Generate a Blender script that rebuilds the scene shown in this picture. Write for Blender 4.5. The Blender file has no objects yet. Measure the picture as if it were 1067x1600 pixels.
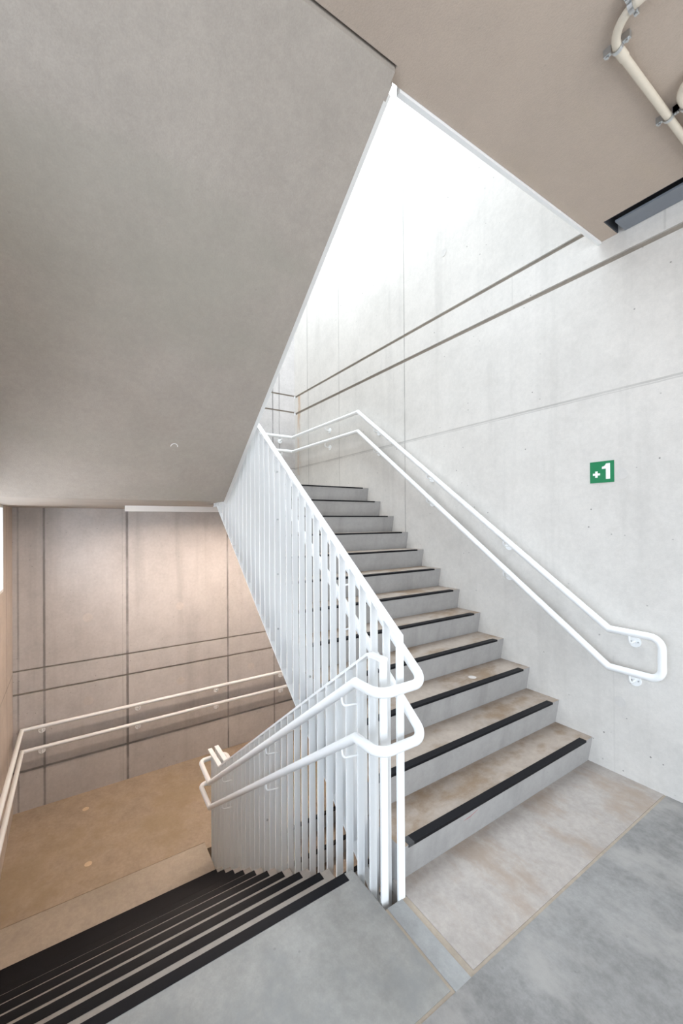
import bpy, bmesh, math, random
from mathutils import Vector, Matrix
random.seed(7)
sc = bpy.context.scene
COL = sc.collection

# ------------------------------------------------------------------ camera
EYE = 1.73
F_PX, CY_PX, CX_PX = 641.05, 812.72, 533.5
YAW, PITCH, ROLL = 0.58196, 0.00424, -0.00646
def cam_axes():
    cy, sy = math.cos(YAW), math.sin(YAW)
    f = Vector((cy, -sy, 0)); r = Vector((-sy, -cy, 0)); u = Vector((0, 0, 1))
    f2 = f*math.cos(PITCH) + u*math.sin(PITCH); u2 = u*math.cos(PITCH) - f*math.sin(PITCH)
    r3 = r*math.cos(ROLL) + u2*math.sin(ROLL); u3 = u2*math.cos(ROLL) - r*math.sin(ROLL)
    return r3, u3, f2
_r, _u, _f = cam_axes()
cd = bpy.data.cameras.new('camera')
cam = bpy.data.objects.new('camera', cd); COL.objects.link(cam)
m = Matrix.Identity(4)
for i in range(3):
    m[i][0], m[i][1], m[i][2] = _r[i], _u[i], -_f[i]
m[2][3] = EYE
cam.matrix_world = m
cd.sensor_fit = 'VERTICAL'; cd.sensor_height = 36.0; cd.sensor_width = 24.0
cd.lens = F_PX/1600*36.0
cd.shift_y = (CY_PX-800)/1600
cd.clip_start = 0.05
sc.camera = cam

# ------------------------------------------------------------------ light
sc.view_settings.view_transform = 'Standard'
sc.view_settings.look = 'None'
sc.view_settings.gamma = 1.0
sc.view_settings.use_curve_mapping = False
sc.view_settings.exposure = 0.2
sc.cycles.max_bounces = 12
sc.cycles.diffuse_bounces = 8
sc.cycles.sample_clamp_indirect = 8.0

w = bpy.data.worlds.new('sky'); sc.world = w; w.use_nodes = True
nt = w.node_tree; nt.nodes.clear()
wo = nt.nodes.new('ShaderNodeOutputWorld'); bg = nt.nodes.new('ShaderNodeBackground')
tc = nt.nodes.new('ShaderNodeTexCoord'); sx = nt.nodes.new('ShaderNodeSeparateXYZ')
mr = nt.nodes.new('ShaderNodeMapRange'); cr = nt.nodes.new('ShaderNodeValToRGB')
nt.links.new(tc.outputs['Generated'], sx.inputs[0]); nt.links.new(sx.outputs['Z'], mr.inputs['Value'])
mr.inputs['From Min'].default_value = -1; mr.inputs['From Max'].default_value = 1
nt.links.new(mr.outputs[0], cr.inputs[0]); nt.links.new(cr.outputs[0], bg.inputs[0]); nt.links.new(bg.outputs[0], wo.inputs[0])
e = cr.color_ramp.elements
e[0].position = 0.0; e[0].color = (0.42, 0.33, 0.25, 1)
e[1].position = 1.0; e[1].color = (0.80, 0.90, 1.0, 1)
n = e.new(0.47); n.color = (0.55, 0.44, 0.34, 1)
n = e.new(0.52); n.color = (0.88, 0.93, 1.0, 1)
n = e.new(0.70); n.color = (0.85, 0.93, 1.0, 1)
bg.inputs[1].default_value = 1.0

def area(name, loc, direction, sx_, sy_, watts, color, spread=180):
    L = bpy.data.lights.new(name, 'AREA'); L.shape = 'RECTANGLE'; L.size = sx_; L.size_y = sy_
    L.energy = watts; L.color = color; L.spread = math.radians(spread)
    o = bpy.data.objects.new(name, L); COL.objects.link(o); o.location = loc
    o.rotation_euler = Vector(direction).to_track_quat('-Z', 'Y').to_euler()
    return o
# daylight through the roof opening above the stair well
area('daylight_roof', (3.8, -2.1, 7.6), (-0.0, -0.12, -1), 4.6, 2.0, 350, (0.82, 0.92, 1.0))
# daylight through the open side of the building behind the viewer
area('daylight_rear', (-3.4, -1.6, 1.7), (1, 0, 0.0), 2.9, 3.2, 130, (0.90, 0.95, 1.0))
# daylight through the open left side
area('daylight_left', (-0.9, 3.15, 1.9), (0.15, -1, 0.0), 4.6, 3.2, 160, (0.68, 0.83, 1.0))
# daylight through the window beside the lower flight
area('daylight_window', (3.8, 0.86, 1.45), (0, -1, -0.15), 3.0, 0.8, 34, (0.88, 0.93, 1.0))

LED = 185.0             # warm linear light under the landing

# ------------------------------------------------------------------ materials
class NT:
    def __init__(s, name):
        s.m = bpy.data.materials.new(name); s.m.use_nodes = True
        s.t = s.m.node_tree; s.b = s.t.nodes['Principled BSDF']
    def n(s, typ, **kw):
        nd = s.t.nodes.new(typ)
        for k, v in kw.items(): setattr(nd, k, v)
        return nd
    def l(s, a, b): s.t.links.new(a, b)
    def math(s, op, a, b=None, c=None, clamp=False):
        nd = s.n('ShaderNodeMath', operation=op); nd.use_clamp = clamp
        for i, v in enumerate((a, b, c)):
            if v is None: continue
            if isinstance(v, (int, float)): nd.inputs[i].default_value = v
            else: s.l(v, nd.inputs[i])
        return nd.outputs[0]
    def noise(s, vec, scale, detail=5, rough=0.55, vscale=None):
        if vscale:
            mp = s.n('ShaderNodeMapping'); mp.inputs['Scale'].default_value = vscale
            s.l(vec, mp.inputs[0]); vec = mp.outputs[0]
        nd = s.n('ShaderNodeTexNoise'); nd.inputs['Scale'].default_value = scale
        nd.inputs['Detail'].default_value = detail; nd.inputs['Roughness'].default_value = rough
        s.l(vec, nd.inputs['Vector']); return nd.outputs[0]
    def mapr(s, v, a, b, c=0.0, d=1.0, smooth=True):
        nd = s.n('ShaderNodeMapRange')
        if smooth: nd.interpolation_type = 'SMOOTHSTEP'
        s.l(v, nd.inputs['Value'])
        for k, x in zip(('From Min', 'From Max', 'To Min', 'To Max'), (a, b, c, d)): nd.inputs[k].default_value = x
        return nd.outputs[0]
    def mix(s, fac, a, b):
        nd = s.n('ShaderNodeMix', data_type='RGBA')
        for k, v in ((0, fac), (6, a), (7, b)):
            if isinstance(v, (int, float)): nd.inputs[k].default_value = v
            elif isinstance(v, tuple): nd.inputs[k].default_value = (*v, 1)
            else: s.l(v, nd.inputs[k])
        return nd.outputs[2]

def mul(c, k): return tuple(min(1, x*k) for x in c)

def concrete(name, col, var=0.12, cloud=1.1, pores=0.35, streak=0.0, lines=(), rough=0.75, bump=0.15,
             stain=None, stain_amt=0.0, stain_scale=2.0, stain_vs=None, line_col=0.45, fine=0.06, rust=()):
    """Cast concrete: clouds, fine grain, blow holes, run-off streaks and formwork joints."""
    s = NT(name); g = s.n('ShaderNodeNewGeometry'); pos = g.outputs['Position']
    n1 = s.noise(pos, cloud, 6, 0.6); n2 = s.noise(pos, cloud*5, 5, 0.6); n3 = s.noise(pos, 140, 2, 0.6)
    v = s.math('ADD', s.math('MULTIPLY', s.mapr(n1, 0.3, 0.7), 0.65), s.math('MULTIPLY', s.mapr(n2, 0.3, 0.7), 0.35))
    n4 = s.noise(pos, 30, 4, 0.7)
    v = s.math('ADD', s.math('MULTIPLY', v, 0.72), s.math('MULTIPLY', s.mapr(n4, 0.3, 0.7), 0.28))
    c = s.mix(v, mul(col, 1-var*1.25), mul(col, 1+var*1.25))
    c = s.mix(s.math('MULTIPLY', s.mapr(n3, 0.35, 0.65), fine), c, mul(col, 0.5))
    if stain:
        ns = s.noise(pos, stain_scale, 7, 0.65, stain_vs)
        c = s.mix(s.math('MULTIPLY', s.mapr(ns, 0.46, 0.66), stain_amt), c, stain)
    if streak:
        st = s.noise(pos, 5.0, 4, 0.6, (1, 1, 0.06))
        c = s.mix(s.math('MULTIPLY', s.mapr(st, 0.5, 0.75), streak), c, mul(col, 0.55))
    if pores:
        vo = s.n('ShaderNodeTexVoronoi'); vo.inputs['Scale'].default_value = 14; s.l(pos, vo.inputs['Vector'])
        pm = s.mapr(s.noise(pos, 1.7, 2), 0.42, 0.60)
        wn = s.mapr(vo.outputs['Distance'], 0.05, 0.10, 1.0, 0.0)
        wnn = s.n('ShaderNodeSeparateColor'); s.l(vo.outputs['Color'], wnn.inputs[0])
        pick = s.math('GREATER_THAN', wnn.outputs[0], 0.6)
        c = s.mix(s.math('MULTIPLY', s.math('MULTIPLY', s.math('MULTIPLY', wn, pick), pm), pores), c, mul(col, 0.3))
    height = n3
    if lines:
        sp = s.n('ShaderNodeSeparateXYZ'); s.l(pos, sp.inputs[0])
        jig = s.math('MULTIPLY', s.math('SUBTRACT', s.noise(pos, 14, 3), 0.5), 0.006)
        tot = None
        for ax, p, hw, strength, rng in lines:
            d = s.math('ABSOLUTE', s.math('SUBTRACT', s.math('ADD', sp.outputs[ax], jig), p))
            k = s.mapr(d, hw*0.45, hw, strength, 0.0)
            if rng:
                ra, lo, hi = rng
                k = s.math('MULTIPLY', k, s.math('MULTIPLY', s.math('GREATER_THAN', sp.outputs[ra], lo), s.math('LESS_THAN', sp.outputs[ra], hi)))
            tot = k if tot is None else s.math('MAXIMUM', tot, k)
        fade = s.mapr(s.noise(pos, 3.0, 4), 0.25, 0.6, 0.45, 1.0)
        tot = s.math('MULTIPLY', tot, fade)
        c = s.mix(tot, c, mul(col, line_col))
        height = s.math('SUBTRACT', height, s.math('MULTIPLY', tot, 3.0))
    for ax, p, hw, amt, z0, z1 in rust:
        sp2 = s.n('ShaderNodeSeparateXYZ'); s.l(pos, sp2.inputs[0])
        d = s.math('ABSOLUTE', s.math('SUBTRACT', sp2.outputs[ax], p))
        k = s.math('MULTIPLY', s.mapr(d, 0.0, hw, 1.0, 0.0), s.mapr(s.noise(pos, 9, 4, 0.6, (1, 1, 0.25)), 0.35, 0.65))
        k = s.math('MULTIPLY', k, s.math('MULTIPLY', s.math('GREATER_THAN', sp2.outputs[2], z0), s.math('LESS_THAN', sp2.outputs[2], z1)))
        c = s.mix(s.math('MULTIPLY', k, amt), c, (0.50, 0.27, 0.10))
    s.l(c, s.b.inputs['Base Color'])
    s.b.inputs['Roughness'].default_value = rough
    bp = s.n('ShaderNodeBump'); bp.inputs['Strength'].default_value = bump; bp.inputs['Distance'].default_value = 0.004
    s.l(height, bp.inputs['Height']); s.l(bp.outputs[0], s.b.inputs['Normal'])
    return s.m

def plain(name, col, rough=0.4, metal=0.0, var=0.05, scale=20.0, bump=0.0):
    s = NT(name); g = s.n('ShaderNodeTexCoord')
    nn = s.noise(g.outputs['Object'], scale, 4)
    s.l(s.mix(nn, mul(col, 1-var), mul(col, 1+var)), s.b.inputs['Base Color'])
    s.b.inputs['Roughness'].default_value = rough; s.b.inputs['Metallic'].default_value = metal
    if bump:
        bp = s.n('ShaderNodeBump'); bp.inputs['Strength'].default_value = bump; bp.inputs['Distance'].default_value = 0.002
        s.l(nn, bp.inputs['Height']); s.l(bp.outputs[0], s.b.inputs['Normal'])
    return s.m

WALL = (0.665, 0.64, 0.605)
M = {}
rl = [(2, 2.622, 0.010, 0.5, None), (2, 2.606, 0.006, 0.35, None),
      (0, 5.654, 0.012, 0.6, (2, -3, 3.8)), (0, 4.771, 0.009, 0.55, (2, -3, 8)), (0, 3.43, 0.010, 0.7, (2, -3, 8)),
      (0, 5.956, 0.008, 0.4, (2, -3, 3.5)), (0, 2.085, 0.006, 0.2, (2, 3.55, 3.79)), (0, 1.02, 0.008, 0.3, (2, 3.55, 3.79)),
      (0, 5.68, 0.014, 0.6, (2, 3.82, 8)), (2, 6.43, 0.010, 0.4, None), (0, 1.335, 0.006, 0.12, (2, 0, 0.8))]
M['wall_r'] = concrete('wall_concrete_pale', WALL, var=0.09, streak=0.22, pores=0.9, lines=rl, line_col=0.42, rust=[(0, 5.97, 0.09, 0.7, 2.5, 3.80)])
fl = [(1, 0.28, 0.016, 0.75, None), (1, -0.615, 0.020, 0.8, None), (1, -1.965, 0.016, 0.8, None), (1, -2.715, 0.014, 0.7, None),
      (1, 0.53, 0.012, 0.5, None), (2, -1.19, 0.018, 0.8, None), (1, -2.83, 0.012, 0.5, (2, 1.9, 8)), (1, -0.56, 0.006, 0.25, None), (2, 2.62, 0.012, 0.5, None)]
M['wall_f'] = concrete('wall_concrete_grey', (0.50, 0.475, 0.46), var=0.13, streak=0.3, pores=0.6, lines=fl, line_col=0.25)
M['wall_l'] = concrete('wall_concrete_warm', (0.50, 0.435, 0.38), var=0.12, streak=0.3, pores=0.3, lines=[(0, 5.62, 0.014, 0.9, None), (2, -0.03, 0.012, 0.5, None)], line_col=0.2)
M['groove'] = concrete('groove_concrete', (0.30, 0.265, 0.225), var=0.15, pores=0)
M['ceiling'] = concrete('ceiling_concrete', (0.49, 0.41, 0.345), var=0.06, cloud=0.9, pores=0.12, bump=0.3, fine=0.10,
                        stain=(0.50, 0.41, 0.30), stain_amt=0.3, stain_scale=1.2, stain_vs=(1, 0.35, 1))
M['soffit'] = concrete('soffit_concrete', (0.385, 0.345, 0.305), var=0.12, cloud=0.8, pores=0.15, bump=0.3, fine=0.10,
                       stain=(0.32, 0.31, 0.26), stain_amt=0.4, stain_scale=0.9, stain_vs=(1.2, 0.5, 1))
M['floor'] = concrete('floor_concrete_grey', (0.22, 0.215, 0.21), var=0.34, cloud=1.3, pores=0.3, rough=0.55, bump=0.08, fine=0.10,
                      stain=(0.33, 0.315, 0.30), stain_amt=0.75, stain_scale=2.6, stain_vs=(0.9, 1.35, 1))
M['floor_edge'] = concrete('floor_concrete_smooth', (0.295, 0.29, 0.275), var=0.22, cloud=1.6, pores=0.3, rough=0.5, bump=0.06,
                           stain=(0.23, 0.235, 0.235), stain_amt=0.7, stain_scale=2.8)
M['floor_foot'] = concrete('floor_concrete_pinkish', (0.37, 0.335, 0.31), var=0.18, cloud=1.5, pores=0.2, rough=0.55, bump=0.10,
                           stain=(0.29, 0.22, 0.165), stain_amt=0.7, stain_scale=2.8, stain_vs=(0.8, 1.3, 1))
M['floor_curb'] = concrete('floor_concrete_blue', (0.30, 0.305, 0.305), var=0.18, cloud=2.2, pores=0.2, rough=0.5)
M['landing'] = concrete('landing_concrete', (0.37, 0.295, 0.22), var=0.24, cloud=1.3, pores=0.3, rough=0.6,
                        stain=(0.27, 0.205, 0.12), stain_amt=0.6, stain_scale=1.3)
M['landing_edge'] = concrete('landing_edge_concrete', (0.40, 0.345, 0.28), var=0.18, cloud=1.6, pores=0.3, rough=0.6,
                             stain=(0.29, 0.245, 0.185), stain_amt=0.6, stain_scale=2.0)
M['sealant'] = concrete('sealant_tan', (0.36, 0.305, 0.245), var=0.12, cloud=5, pores=0)
M['riser'] = concrete('riser_concrete', (0.34, 0.335, 0.33), var=0.10, cloud=2.0, pores=0.2, streak=0.35, bump=0.1)
M['tread'] = concrete('tread_concrete_stained', (0.34, 0.285, 0.24), var=0.16, cloud=2.4, pores=0.3, bump=0.12, rough=0.7,
                      stain=(0.20, 0.128, 0.07), stain_amt=0.8, stain_scale=2.6, stain_vs=(1.3, 0.8, 1))
M['tread_low'] = concrete('tread_concrete_grey', (0.42, 0.38, 0.34), var=0.12, cloud=2.0, pores=0.3, bump=0.1)
M['strip'] = plain('nosing_rubber_black', (0.006, 0.006, 0.008), rough=0.48, var=0.3, scale=40, bump=0.1)
M['strip'].node_tree.nodes['Principled BSDF'].inputs['Specular IOR Level'].default_value = 0.16
M['strip_worn'] = plain('nosing_rubber_worn', (0.045, 0.045, 0.047), rough=0.7, var=0.4, scale=60, bump=0.1)
M['white'] = plain('white_powder_coat', (0.85, 0.865, 0.87), rough=0.35, var=0.015)
M['bolt'] = plain('galvanised_steel', (0.55, 0.57, 0.58), rough=0.35, metal=0.9, var=0.15)
M['pipe'] = plain('conduit_cream', (0.66, 0.60, 0.50), rough=0.22, var=0.05)
M['slot'] = plain('slot_dark_metal', (0.05, 0.055, 0.065), rough=0.6)
M['panel'] = plain('panel_blue_grey', (0.20, 0.22, 0.25), rough=0.5, var=0.08)
M['green'] = plain('sign_green', (0.003, 0.20, 0.075), rough=0.4, var=0.05)
M['signwhite'] = plain('sign_white', (0.90, 0.91, 0.90), rough=0.4, var=0.01)
M['lampwhite'] = plain('lamp_housing_white', (0.86, 0.83, 0.80), rough=0.4, var=0.02)
em = NT('led_diffuser_warm'); em.b.inputs['Base Color'].default_value = (0.9, 0.88, 0.85, 1)
em.b.inputs['Emission Color'].default_value = (1.0, 0.80, 0.66, 1); em.b.inputs['Emission Strength'].default_value = LED
M['led'] = em.m
M['plug'] = concrete('plug_mortar', (0.53, 0.49, 0.46), var=0.08, cloud=6, pores=0)
M['plug_pale'] = concrete('plug_mortar_pale', (0.62, 0.60, 0.575), var=0.05, cloud=6, pores=0)
M['plug_tan'] = concrete('plug_mortar_tan', (0.62, 0.48, 0.33), var=0.08, cloud=6, pores=0)
M['frame'] = plain('window_frame_white', (0.88, 0.88, 0.87), rough=0.4, var=0.02)
M['red'] = plain('red_crayon', (0.35, 0.04, 0.05), rough=0.7)
gm = NT('window_glass'); gm.b.inputs['Base Color'].default_value = (1, 1, 1, 1)
gm.b.inputs['Roughness'].default_value = 0.0; gm.b.inputs['Transmission Weight'].default_value = 1.0; gm.b.inputs['IOR'].default_value = 1.01
M['glass'] = gm.m

# ------------------------------------------------------------------ mesh helpers
class MB:
    def __init__(s): s.v = []; s.f = []; s.mi = []
    def add(s, vs, fs, mi=0):
        o = len(s.v); s.v += [tuple(p) for p in vs]
        for k, f in enumerate(fs):
            s.f.append([i+o for i in f]); s.mi.append(mi[k] if isinstance(mi, (list, tuple)) else mi)
        return s
    def box(s, x0, x1, y0, y1, z0, z1, mi=0):
        return s.prism([(x0, z0), (x1, z0), (x1, z1), (x0, z1)], y0, y1, mi)
    def prism(s, poly, y0, y1, mi=0):
        """poly in XZ, extruded along Y"""
        n = len(poly); vs = [(x, y0, z) for x, z in poly]+[(x, y1, z) for x, z in poly]
        fs = [list(range(n))[::-1], list(range(n, 2*n))]
        for i in range(n): j = (i+1) % n; fs.append([i, j, j+n, i+n])
        if isinstance(mi, (list, tuple)): mi = [mi[-1], mi[-1]]+list(mi[:n])
        return s.add(vs, fs, mi)
    def tube(s, path, r, fillet=None, seg=16, cap=True):
        P = [Vector(p) for p in path]; out = []
        for i, p in enumerate(P):
            fr = (fillet or {}).get(i, 0)
            if 0 < i < len(P)-1 and fr > 0:
                a = (P[i-1]-p).normalized(); b = (P[i+1]-p).normalized()
                ang = a.angle(b); t = fr/math.tan(ang/2)
                c = p+(a+b).normalized()*(fr/math.sin(ang/2))
                s0 = p+a*t-c; s1 = p+b*t-c; tot = math.pi-ang; N = 8
                for k in range(N+1):
                    th = tot*k/N
                    out.append(c+(s0*math.sin(tot-th)+s1*math.sin(th))/math.sin(tot) if tot > 1e-4 else p)
            else: out.append(p)
        P = out; n = len(P); T = []
        for i in range(n):
            d = Vector()
            if i > 0: d += (P[i]-P[i-1]).normalized()
            if i < n-1: d += (P[i+1]-P[i]).normalized()
            T.append(d.normalized())
        up = Vector((0, 0, 1)) if abs(T[0].z) < 0.9 else Vector((1, 0, 0))
        N_ = (up-T[0]*up.dot(T[0])).normalized(); vs = []
        for i in range(n):
            N_ = (N_-T[i]*N_.dot(T[i])).normalized(); B = T[i].cross(N_)
            k = 1.0; bend = None
            if 0 < i < n-1:
                a = (P[i]-P[i-1]).normalized(); b = (P[i+1]-P[i]).normalized()
                cosh = math.sqrt(max(0.05, (1+a.dot(b))/2)); k = 1/cosh
                bd = b-a
                if bd.length > 1e-6: bend = bd.normalized()
            for j in range(seg):
                th = 2*math.pi*j/seg; off = N_*math.cos(th)*r+B*math.sin(th)*r
                if bend is not None: off += bend*off.dot(bend)*(k-1)
                vs.append(P[i]+off)
        fs = []
        for i in range(n-1):
            for j in range(seg):
                j2 = (j+1) % seg; fs.append([i*seg+j, i*seg+j2, (i+1)*seg+j2, (i+1)*seg+j])
        if cap:
            fs.append(list(range(seg))[::-1]); fs.append([(n-1)*seg+j for j in range(seg)])
        return s.add(vs, fs)
    def cyl(s, p0, p1, r, seg=24): return s.tube([p0, p1], r, seg=seg)
    def build(s, name, mats, parent=None, smooth=False, bevel=0):
        me = bpy.data.meshes.new(name); me.from_pydata(s.v, [], s.f)
        mats = mats if isinstance(mats, (list, tuple)) else [mats]
        for mt in mats: me.materials.append(mt)
        for p, i in zip(me.polygons, s.mi): p.material_index = i
        bm = bmesh.new(); bm.from_mesh(me); bmesh.ops.recalc_face_normals(bm, faces=bm.faces)
        if bevel:
            bmesh.ops.remove_doubles(bm, verts=bm.verts, dist=1e-5)
            es = [ed for ed in bm.edges if len(ed.link_faces) == 2 and ed.calc_face_angle(0) > 0.5]
            bmesh.ops.bevel(bm, geom=es, offset=bevel, segments=2, profile=0.5, affect='EDGES')
        bm.to_mesh(me); bm.free()
        o = bpy.data.objects.new(name, me); COL.objects.link(o)
        if smooth:
            me.polygons.foreach_set('use_smooth', [True]*len(me.polygons))
            try: me.set_sharp_from_angle(angle=math.radians(50))
            except Exception: pass
        if parent:
            o.parent = parent
            if parent.type == 'EMPTY': o.location = -parent.location
        return o
def struct(o): o['kind'] = 'structure'; return o
def tag(o, label, cat, group=None):
    o['label'] = label; o['category'] = cat
    if group: o['group'] = group
    return o
def thing(name, loc, label, cat, group=None):
    o = bpy.data.objects.new(name, None); COL.objects.link(o); o.location = loc; o.empty_display_size = 0.1
    return tag(o, label, cat, group)
def kids(o): return [c for c in COL.objects if c.parent is o]
def dup(root, dz, label):
    r = root.copy(); COL.objects.link(r); r.location = root.location+Vector((0, 0, dz)); r['label'] = label
    for ch in kids(root):
        c = ch.copy(); COL.objects.link(c); c.parent = r
        for g in kids(ch):
            d = g.copy(); COL.objects.link(d); d.parent = c
    return r

# ------------------------------------------------------------------ dimensions
YR = -3.11                # right wall
YO = 3.2                  # open left side behind the viewer
YL = 0.58                 # left wall
XF = 6.125                # far wall
XB = -3.5                 # open rear side
STORY = 3.81
UP = lambda k: (1.238+0.239*k, 0.1793*k)
DN = lambda k: (1.69+0.24*k, -0.166*k)
ZU = UP(12)[1]; ZD = -1.66
YS = -1.302               # open side of the rising flight
YE = -1.168               # open side of the descending flight
ZC = 3.68                 # ceiling

# ------------------------------------------------------------------ walls
b = MB(); g0 = YR-0.016
b.box(XB, XF, YR-0.3, g0, -4, 8, 1)
for z0, z1 in ((-4, -0.28), (-0.255, 3.506), (3.543, 3.788), (3.822, 8)):
    b.box(XB, XF, g0, YR, z0, z1, 0)
wall_right = struct(b.build('wall_right', [M['wall_r'], M['groove']]))
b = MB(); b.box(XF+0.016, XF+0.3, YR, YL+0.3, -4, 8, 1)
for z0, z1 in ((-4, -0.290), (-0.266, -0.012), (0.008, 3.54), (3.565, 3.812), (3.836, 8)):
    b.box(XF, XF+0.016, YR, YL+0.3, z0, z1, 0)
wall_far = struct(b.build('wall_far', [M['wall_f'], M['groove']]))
WX0, WX1, WZ0, WZ1 = 2.0, 5.39, 1.045, 1.925
b = MB()
b.box(1.69, WX0, YL, YL+0.3, -4, 8); b.box(WX1, XF, YL, YL+0.3, -4, 8)
b.box(WX0, WX1, YL, YL+0.3, -4, WZ0); b.box(WX0, WX1, YL, YL+0.3, WZ1, 8)
wall_left = struct(b.build('wall_left', M['wall_l']))
wf = MB(); fw = 0.03
wf.box(WX0, WX1, YL+0.002, YL+0.08, WZ0, WZ0+fw); wf.box(WX0, WX1, YL+0.002, YL+0.08, WZ1-fw, WZ1)
wf.box(WX0, WX0+fw, YL+0.002, YL+0.08, WZ0+fw, WZ1-fw); wf.box(WX1-fw, WX1, YL+0.002, YL+0.08, WZ0+fw, WZ1-fw)
win = struct(wf.build('window_1', M['frame']))
MB().box(WX0+fw, WX1-fw, YL+0.05, YL+0.056, WZ0+fw, WZ1-fw).build('pane', M['glass'], win)

def plug(parent, c, axis, r, mat):
    c = Vector(c); d = Vector((0, 0, 0)); d[axis[0]] = axis[1]
    MB().cyl(c-d*0.004, c+d*0.0015, r, 28).build('tie_hole_plug', M[mat], parent)
for p in ((1.272, YR, 2.044), (1.298, YR, 0.498), (2.842, YR, 4.409)): plug(wall_right, p, (1, 1), 0.036, 'plug_pale')
for p in ((XF, -0.171, -0.517), (XF, -1.283, -0.506), (XF, -2.325, -0.508), (XF, -0.168, 0.537), (XF, -1.279, 0.551)):
    plug(wall_far, p, (0, -1), 0.055, 'plug')

# ------------------------------------------------------------------ floors, landings, ceiling
J = 0.014
fo = MB()
fo.box(XB, 1.055-J, YR, YO, -0.25, 0, 0); fo.box(1.055-J, 1.69, YL, YO, -0.25, 0, 0)                                      # main floor
fo.box(1.055, 1.66, YE+J/2, YL, -0.25, -0.166, 0)
fo.prism([(1.055, -0.166), (1.66, -0.166), (1.69, 0), (1.055, 0)], YE+J/2, YL, 1)   # slab at the head of the descending flight
fo.box(1.055-J, 1.432, YS+0.035+J/2, YE-J/2, -0.25, 0, 3)                          # curb strip at the well
fo.box(1.055, 1.53, YR, YS+0.02-J/2, -0.25, 0, 2)                             # slab at the foot of the rising flight
fo.box(1.055-J, 1.432, YS+0.02-J/2, YS+0.035+J/2, -0.25, -0.003, 4)
fo.box(1.055-J, 1.432, YE-J/2, YE+J/2, -0.25, -0.003, 4)
fo.box(1.055-J, 1.055, YR, YS+0.02-J/2, -0.25, -0.003, 4)
fo.box(1.055-J, 1.055, YE+J/2, YL, -0.25, -0.003, 4)
floor = struct(fo.build('floor', [M['floor'], M['floor_edge'], M['floor_foot'], M['floor_curb'], M['sealant']]))

def landing(zt, thick, x_a, mats):
    b = MB()
    b.box(4.46, XF, YE, YL, zt-thick, zt, 0); b.box(x_a, 4.456, YE, YL, zt-thick, zt, 1); b.box(4.456, 4.46, YE, YL, zt-thick, zt-0.003, 0)
    b.box(4.36, XF, YS, YE, zt-thick, zt, 0)
    b.box(UP(13)[0]+0.03, XF, YR, YS, zt-thick, zt, 0)
    return struct(b.build('landing', mats))
land_low = landing(ZD, 0.235, DN(9)[0]-0.03, [M['landing'], M['landing_edge']])
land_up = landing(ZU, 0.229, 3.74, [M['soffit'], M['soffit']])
for p in ((5.764, -0.131, ZD), (4.822, -0.129, ZD)): plug(land_low, p, (2, 1), 0.034, 'plug_tan')
struct(MB().box(XB, XF, YR, YL, -STORY-0.25, -STORY).build('floor_basement', M['floor_foot']))

ce = MB()
SX = 1.288                                                             # end of the slot along the right wall
ce.box(XB, SX, -2.912, -1.172, ZC, STORY, 0); ce.box(SX, 1.385, YR, -1.172, ZC, STORY, 0)
ce.box(XB, SX, YR, -2.912, 3.79, STORY, 0)
ce.box(XB, 1.322, -1.172, YO, ZC, STORY, 0); ce.box(1.322, 1.69, YL, YO, ZC, STORY, 0); ce.box(1.322, 1.352, -1.172, YL, 3.74, STORY, 1)
ceiling = struct(ce.build('ceiling', [M['ceiling'], M['groove']]))
sl = MB()
sl.box(XB, SX-0.001, YR+0.001, -2.913, 3.775, 3.789); sl.box(SX-0.006, SX-0.001, YR+0.001, -2.913, ZC+0.002, 3.775); sl.box(XB, SX-0.006, -2.919, -2.913, ZC+0.002, 3.775)
sl.build('slot_lining', M['slot'], ceiling)

# ------------------------------------------------------------------ staircases
def strip_mb(xn, zn, sgn, y0, y1, worn=0.035):
    """L shaped nosing strip on the edge (xn, zn); the tread runs towards sgn"""
    t = 0.0025; wd = 0.045; h = 0.012
    pl = [(xn-sgn*t, zn+t), (xn+sgn*wd, zn+t), (xn+sgn*wd, zn-0.004), (xn+sgn*0.004, zn-0.004), (xn+sgn*(0.004), zn-h), (xn-sgn*t, zn-h)]
    if worn == 0: return MB().prism(pl, y0, y1, 0)
    if worn > 0: return MB().prism(pl, y0, y1-worn, 0).prism(pl, y1-worn, y1, 1)

def make_rising(z0, label):
    root = thing('staircase', (UP(1)[0], (YR+YS)/2, z0), label, 'staircase')
    for k in range(1, 13):
        x, z = UP(k); z += z0; x2 = UP(k+1)[0]+0.03; zb = UP(k-1)[1]+z0
        poly = [(x+0.03, zb), (x, z), (x2, z)] if k < 12 else [(x+0.03, zb), (x, z), (x2-0.001, z), (x2-0.001, zb)]
        mi = [0, 1, 0, 0] if k < 12 else [0, 1, 0, 0, 0]
        st = MB().prism(poly, YR+0.001, YS, mi).build('step', [M['riser'], M['tread']], root)
        strip_mb(x, z, 1, YR+0.09, -1.345).build('nosing_strip', [M['strip'], M['strip_worn']], st)
        if k == 1 and z0 == 0:
            MB().tube([(x+0.003+0.012, -1.66, z-0.075), (x+0.011, -1.74, z-0.055), (x+0.009, -1.80, z-0.05), (x+0.007, -1.86, z-0.033)], 0.0018, seg=6).build('red_mark', M['red'], st)
        if k == 3 and z0 == 0:
            MB().cyl((x+0.12, -2.55, z-0.004), (x+0.12, -2.55, z+0.0015), 0.03, 24).build('mortar_plug', M['plug'], st)
    a = (UP(1)[0]+0.03, z0); c = (UP(12)[0]+0.03, UP(11)[1]+z0); e2 = (UP(13)[0]+0.029, UP(11)[1]+z0)
    MB().prism([a, c, e2, (e2[0], z0+ZU-0.229), (4.07, z0+ZU-0.229), (1.6, z0-0.16) if z0 == 0 else (1.6, z0)], YR+0.001, YS).build('waist_slab', M['riser'], root)
    return root
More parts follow.
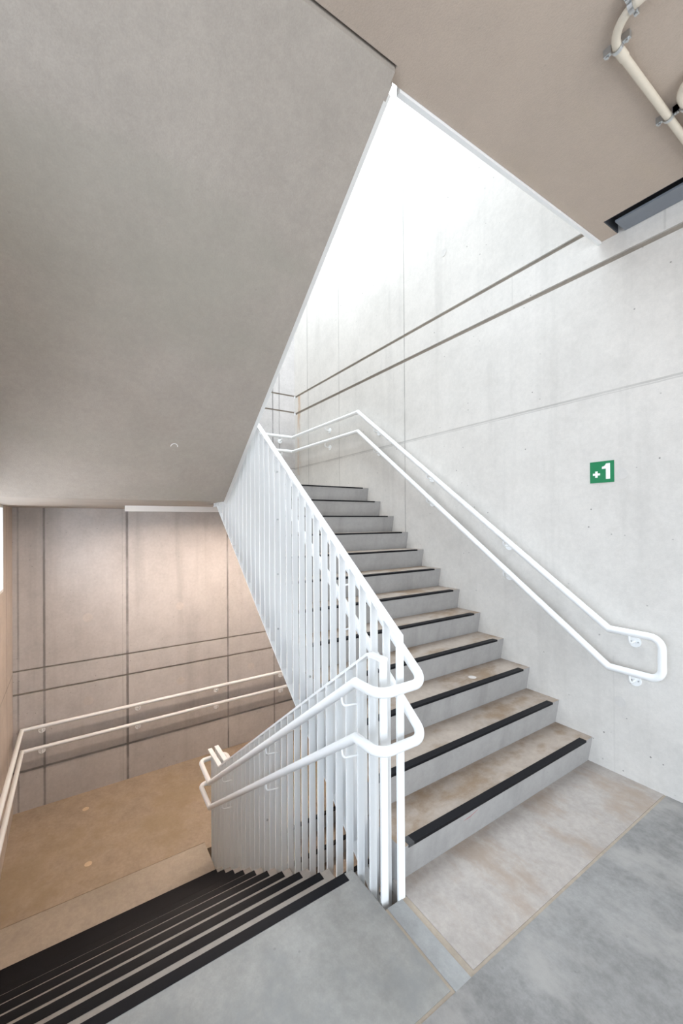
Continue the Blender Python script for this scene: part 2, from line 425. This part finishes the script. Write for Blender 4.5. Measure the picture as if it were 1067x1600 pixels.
make_rising(0.0, 'concrete staircase rising beside the right wall with black nosing strips')
make_rising(-STORY, 'dim lower concrete staircase glimpsed through the gaps between the white balusters')

def make_descending(z0, label, top_strip, mats):
    root = thing('staircase', (DN(9)[0], (YE+YL)/2, z0+ZD), label, 'staircase')
    for k in range(0, 10):
        x, z = DN(k); z += z0
        if k == 0:
            if top_strip: strip_mb(x, z, -1, -1.114, YL-0.07).build('nosing_strip', [M['strip'], M['strip_worn']], root)
            continue
        poly = [(x-0.03, DN(k+1)[1]+z0), (x, z), (DN(k-1)[0]-0.03, z)]
        st = MB().prism(poly, YE, YL-0.001, [0, 1, 0, 0]).build('step', mats, root)
        strip_mb(x, z, -1, -1.114, YL-0.07).build('nosing_strip', [M['strip'], M['strip_worn']], st)
    a = (DN(0)[0]-0.031, DN(1)[1]+z0); c = (DN(9)[0]-0.031, ZD+z0)
    if top_strip:
        poly = [a, c, (c[0], c[1]-0.235), (3.68, c[1]-0.235), (a[0], a[1]-0.30)]
    else:
        poly = [(1.36, STORY), (DN(0)[0]-0.031, STORY), (a[0], a[1]), c, (c[0], ZU), (3.739, ZU), (3.739, ZU-0.229), (1.338, 3.66), (1.338, 3.735), (1.36, 3.735)]
        poly = [(1.353, STORY), (1.66, STORY), a, (3.739, z0+a[1]-z0-(3.739-a[0])*0.6917), (3.739, ZU-0.229), (1.334, 3.663), (1.334, 3.735), (1.353, 3.735)]
    wb = MB().prism(poly, YE, YL-0.001)
    if not top_strip: wb.prism([(1.366, 3.640), (1.412, 3.607), (1.412, 3.70), (1.366, 3.70)], YE-0.011, YE)
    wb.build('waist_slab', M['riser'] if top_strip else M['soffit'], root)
    return root
make_descending(0.0, 'concrete staircase descending at lower left with wide black nosing strips', True, [M['tread_low'], M['tread_low']])
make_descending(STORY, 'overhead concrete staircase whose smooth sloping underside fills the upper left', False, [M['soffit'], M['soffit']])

# ------------------------------------------------------------------ balustrades
FIN_LO = [1.471]+[1.555+0.0983*i for i in range(28)]      # along the descending flight
FIN_UP = [1.436+0.0957*i for i in range(31)]              # along the rising flight
def interp(pts, x):
    for (x0, z0), (x1, z1) in zip(pts, pts[1:]):
        if x <= x1: return z0+(z1-z0)*(x-x0)/(x1-x0)
    return pts[-1][1]
def bar_poly(pts, dz):
    """band of vertical depth dz hanging under the polyline"""
    return pts+[(x, z-dz) for x, z in reversed(pts)]
FT = 0.005
def balustrade(label, xs, top, bot, y0, y1, bolt_at, loc):
    root = thing('balustrade', loc, label, 'balustrade')
    MB().prism(bar_poly(top, 0.015), y0, y1).build('top_rail', M['white'], root)
    MB().prism(bar_poly(bot, -0.008), y0, y1).build('bottom_rail', M['white'], root)
    for i, x in enumerate(xs):
        xa, xb = x-FT, x+FT; ins = 0.0006
        poly = [(xa, interp(bot, xa)+0.008), (xb, interp(bot, xb)+0.008), (xb, interp(top, xb)-0.0145), (xa, interp(top, xa)-0.0145)]
        fin = MB().prism(poly, y0+ins, y1-ins).build('baluster', M['white'], root)
        if i in bolt_at:
            zs = bolt_at[i]
            for z in zs:
                MB().cyl((xa-0.006, (y0+y1)/2, z), (xa+0.001, (y0+y1)/2, z), 0.007, 10).build('bolt', M['bolt'], fin)
    return root
low_top = [(1.462, 1.105), (1.572, 1.105), (3.965, -0.612), (4.325, -0.612)]
low_bot = [(1.462, -0.195), (3.785, -1.905), (4.325, -1.905)]
up_top = [(1.432, 1.203), (4.02, 3.205), (4.33, 3.205)]
up_bot = [(1.432, -0.29), (2.558, 0.585), (4.21, 1.897), (4.33, 1.897)]
YLO, YHI = -1.211, -1.171
YLO2, YHI2 = -1.281, -1.240
zb = interp(low_top, 2.85)
balustrade('white fin balustrade along the descending flight, lower left one with bolts', FIN_LO, low_top, low_bot, YLO, YHI, {14: (0.03, -0.45)}, (1.5, -1.2, 0))
bu = balustrade('tall white fin balustrade along the open side of the rising flight', FIN_UP, up_top, up_bot, YLO2, YHI2, {14: (0.95, 1.35, 1.75, 2.1), 9: (0.75,)}, (1.5, -1.26, 0))
dup(bu, -STORY, 'partly hidden white fin balustrade ending beside the lower landing, farthest down')
ov_bot = [(1.415, 3.652), (3.80, 1.903)]
ov_top = [(1.415, 4.915), (1.572, 4.915), (3.80, 3.318)]
balustrade('white balustrade edging the overhead flight, only its bottom rail showing', [x for x in FIN_LO if x < 3.78], ov_top, ov_bot, YLO, YHI, {}, (1.5, -1.2, STORY))
er = thing('balustrade', (1.415, -2.1, STORY), 'white balustrade along the edge of the upper floor slab, only its bottom showing', 'balustrade')
MB().box(1.386, 1.410, -3.105, -1.242, 3.664, 3.700).build('bottom_rail', M['white'], er)
MB().box(1.386, 1.410, -3.105, -1.242, 4.87, 4.885).build('top_rail', M['white'], er)
for i in range(20):
    y = -1.25-i*0.0965
    MB().box(1.387, 1.409, y-0.006, y+0.006, 3.700, 4.87).build('baluster', M['white'], er)

# looped handrails of the balustrades
YT, YT2, XT = -1.088, -1.350, 1.372
def hook(parent, x, y, z, ysurf, r=0.0055):
    s = 1 if ysurf > y else -1
    MB().tube([(x, y, z-0.016), (x-0.012, y, z-0.062), (x-0.012, ysurf, z-0.072)], r, {1: 0.022}, seg=8).build('bracket', M['white'], parent, smooth=True)
def loop_rail(zn, z_far_k, z_far_e, zu0, label, loc):
    root = thing('handrail', loc, label, 'handrail', None)
    su = 0.7745
    xk = 1.545
    path = [(4.30, YT2-0.0, z_far_e), (4.30, YT, z_far_e), (3.96, YT, z_far_k), (xk, YT, zn), (XT, YT, zn), (XT, YT2, zn), (4.05, YT2, zn+su*(4.05-XT)), (4.33, YT2, zn+su*(4.05-XT))]
    path = [(3.9, YT2, z_far_e-0.06)]+path
    MB().tube(path, 0.0225, {1: 0.05, 2: 0.05, 5: 0.065, 6: 0.06}, seg=18).build('rail', M['white'], root, smooth=True)
    for x in (1.665, 2.60, 3.575):
        z = zn+(z_far_k-zn)*(x-xk)/(3.96-xk); hook(root, x, YT, z, YHI-0.0)
    for x in (1.95, 2.85, 3.75): hook(root, x, YT2, zn+su*(x-XT), YLO2)
    return root
loop_rail(0.992, -0.742, -0.70, 1.0, 'higher white tube handrail looping round the balustrade ends', (1.372, -1.22, 0.992))
loop_rail(0.740, -0.972, -0.942, 0.75, 'lower white tube handrail looping round the balustrade ends', (1.372, -1.22, 0.740))

# wall handrail of the rising flight
def wall_bracket(parent, p, axis, sgn, z_rail, rail_off=0.085):
    """round wall plate at p with an arm out and up to the rail"""
    p = Vector(p); d = Vector((0, 0, 0)); d[axis] = sgn
    br = MB().tube([p+d*0.002, p+d*rail_off, Vector((p.x, p.y, z_rail-0.012))+d*rail_off], 0.0065, {1: 0.03}, seg=10).build('bracket', M['white'], parent, smooth=True)
    MB().cyl(p, p+d*0.006, 0.036, 24).build('wall_plate', M['white'], br)
    t = Vector((1, 0, 0)) if axis == 1 else Vector((0, 1, 0))
    sb = MB()
    for q in (-0.02, 0.02): sb.cyl(p+t*q+d*0.005, p+t*q+d*0.009, 0.005, 8)
    sb.build('screw', M['bolt'], br)
yr = YR+0.085; xr = XF-0.088
hr = thing('handrail', (1.03, yr, 0.74), 'white double tube handrail with rounded end loop on the right wall', 'handrail')
P = [(xr, -1.35, 3.115), (xr, yr, 3.115), (4.203, yr, 3.115), (1.327, yr, 0.998), (1.028, yr, 0.998), (1.028, yr, 0.742), (1.330, yr, 0.742), (4.206, yr, 2.872), (xr, yr, 2.885), (xr, -1.35, 2.875)]
MB().tube(P, 0.0235, {4: 0.065, 5: 0.065}, seg=18).build('rail', M['white'], hr, smooth=True)
def rz(x, top):
    a, b_ = ((1.327, 0.998), (4.203, 3.115)) if top else ((1.330, 0.742), (4.206, 2.872))
    if x < a[0]: return a[1]
    if x > b_[0]: return b_[1]
    return a[1]+(b_[1]-a[1])*(x-a[0])/(b_[0]-a[0])
for x in (1.205, 2.131, 3.015, 3.88, 5.015):
    for top in (True, False):
        z = rz(x, top); wall_bracket(hr, (x, YR, z-0.072), 1, 1, z)
for z in (3.115, 2.88): wall_bracket(hr, (XF, -2.836, z-0.065), 0, -1, z)

# wall handrails of the lower landing
for zc, zc2, lab in ((-0.672, -0.576, 'upper white tube handrail along the dim far wall of the lower landing'), (-0.920, -0.845, 'lower white tube handrail along the dim far wall of the lower landing')):
    h = thing('handrail', (xr, -1.2, zc), lab, 'handrail', None)
    slope = (zc2-zc)/(xr-4.3)
    MB().tube([(3.6, 0.49, zc+slope*(xr-3.6)), (xr, 0.49, zc), (xr, yr, zc+0.01)], 0.0225, seg=16).build('rail', M['white'], h, smooth=True)
    for y in (0.305, -0.737, -1.783, -2.82):
        wall_bracket(h, (XF, y, zc-0.075), 0, -1, zc, 0.088)
    wall_bracket(h, (4.6, YL, zc+slope*(xr-4.6)-0.075), 1, -1, zc+slope*(xr-4.6), 0.09)

# ------------------------------------------------------------------ sign
sg = thing('sign', (1.398, YR, 2.0), 'small square green sign with white +1 on the right wall', 'sign')
sx0, sx1, sz0, sz1 = 1.320, 1.476, 1.993, 2.143
MB().box(sx0, sx1, YR+0.0005, YR+0.003, sz0, sz1).build('plate', M['green'], sg)
def sp(u, v): return (sx1-(sx1-sx0)*u, sz1-(sz1-sz0)*v)
def polys(ps):
    mb = MB()
    for ps_ in ps: mb.prism([sp(*q) for q in ps_], YR+0.003, YR+0.0042)
    return mb
cu, cv, L_, t_ = 0.275, 0.60, 0.15, 0.052
polys([[(cu-L_, cv-t_), (cu+L_, cv-t_), (cu+L_, cv+t_), (cu-L_, cv+t_)], [(cu-t_, cv-L_), (cu+t_, cv-L_), (cu+t_, cv-t_), (cu-t_, cv-t_)], [(cu-t_, cv+t_), (cu+t_, cv+t_), (cu+t_, cv+L_), (cu-t_, cv+L_)]]).build('plus_symbol', M['signwhite'], sg)
polys([[(0.68, 0.12), (0.84, 0.12), (0.84, 0.84), (0.67, 0.84), (0.67, 0.36), (0.51, 0.36), (0.51, 0.26), (0.58, 0.245), (0.64, 0.20)]]).build('numeral', M['signwhite'], sg)

# ------------------------------------------------------------------ ceiling fittings
pn = MB().prism([(XB+0.1, 3.672), (1.240, 3.672), (1.240, 3.684), (XB+0.1, 3.684)], YR+0.004, -2.965).build('slot_panel', M['panel'], None)
tag(pn, 'long blue-grey metal panel in the ceiling slot beside the right wall', 'ceiling panel')

lb = thing('linear_light', (4.98, -1.7, 1.86), 'long white box light under the upper landing, above the lower landing', 'light fitting')
hb = MB().box(4.950, 5.010, -2.95, -0.483, 1.874, 1.921).box(4.950, 4.954, -2.95, -0.483, 1.858, 1.874).box(5.006, 5.010, -2.95, -0.483, 1.863, 1.874)
hb.box(4.954, 5.006, -0.487, -0.483, 1.858, 1.874).build('housing', M['lampwhite'], lb)
MB().box(4.956, 5.004, -2.945, -0.489, 1.868, 1.8738).build('diffuser', M['led'], lb)

def clamp(parent, c, along, r, two=None):
    """pipe saddle: band round the pipe and two screwed ears on the ceiling"""
    c = Vector(c); a = Vector(along); n_ = a.cross(Vector((0, 0, 1)))
    pts = [c+n_*(r+0.03)+Vector((0, 0, r+0.002))]
    cl = MB()
    arc = [c+n_*(math.cos(t)*(r+0.003))+Vector((0, 0, -math.sin(t)*(r+0.003))) for t in [math.pi*k/10 for k in range(11)]]
    for p, q in zip(arc, arc[1:]):
        vs = [p-a*0.008, p+a*0.008, q+a*0.008, q-a*0.008]; o2 = 0.003
        out = [(v-c) for v in vs]
        vs2 = []
        for v in vs:
            d = (v-c)-a*((v-c).dot(a)); vs2.append(v+d.normalized()*o2)
        cl.add(vs+vs2, [[0, 1, 2, 3], [4, 7, 6, 5], [0, 4, 5, 1], [1, 5, 6, 2], [2, 6, 7, 3], [3, 7, 4, 0]])
    zc_ = ZC-0.004
    for sgn in (1, -1):
        p = c+n_*sgn*(r+0.003); q = c+n_*sgn*(r+0.032)
        x0, x1 = sorted((p.x, q.x)); y0, y1 = sorted((p.y, q.y))
        if abs(a.y) > 0.5: cl.box(x0, x1, c.y-0.008, c.y+0.008, c.z-0.002, zc_+0.004)
        else: cl.box(c.x-0.008, c.x+0.008, y0, y1, c.z-0.002, zc_+0.004)
        s = c+n_*sgn*(r+0.02); cl.cyl((s.x, s.y, c.z-0.010), (s.x, s.y, c.z), 0.006, 8)
    return cl.build('clamp', M['bolt'], parent)
zp = ZC-0.028; RP = 0.0165
c1 = thing('conduit_pipe', (0.765, -2.2, zp), 'longer cream conduit pipe bending across the ceiling at upper right', 'pipe')
MB().tube([(-1.5, -1.755, zp), (0.765, -1.755, zp), (0.765, -2.905, zp)], RP, {1: 0.12}, seg=16).build('tube', M['pipe'], c1, smooth=True)
MB().cyl((0.765, -1.87, zp), (0.765, -1.925, zp), RP+0.0025, 16).build('coupling', M['pipe'], c1, smooth=True)
MB().cyl((0.655, -1.755, zp), (0.59, -1.755, zp), RP+0.0025, 16).build('coupling', M['pipe'], c1, smooth=True)
for c, a in (((0.765, -1.86, zp), (0, 1, 0)), ((0.672, -1.755, zp), (1, 0, 0)), ((0.765, -2.385, zp), (0, 1, 0))): clamp(c1, c, a, RP)
c2 = thing('conduit_pipe', (0.715, -2.5, zp), 'shorter cream conduit pipe with bend at the right picture edge', 'pipe')
MB().tube([(-1.5, -2.245, zp), (0.700, -2.245, zp), (0.700, -2.905, zp)], RP, {1: 0.10}, seg=16).build('tube', M['pipe'], c2, smooth=True)
clamp(c2, (0.700, -2.385, zp), (0, 1, 0), RP)

# thin white ring hanging from the sloping soffit
hk = thing('ceiling_hook', (3.218, -0.637, 2.300), 'tiny white curved wire on the sloping grey soffit', 'hook')
hx, hy, hz = 3.218, -0.637, 2.296
MB().tube([(hx-0.81*0.030*math.sin(t), hy+0.024*math.cos(t), hz+0.586*0.030*math.sin(t)) for t in [math.pi*k/10 for k in range(11)]], 0.0025, seg=8).build('wire', M['white'], hk, smooth=True)
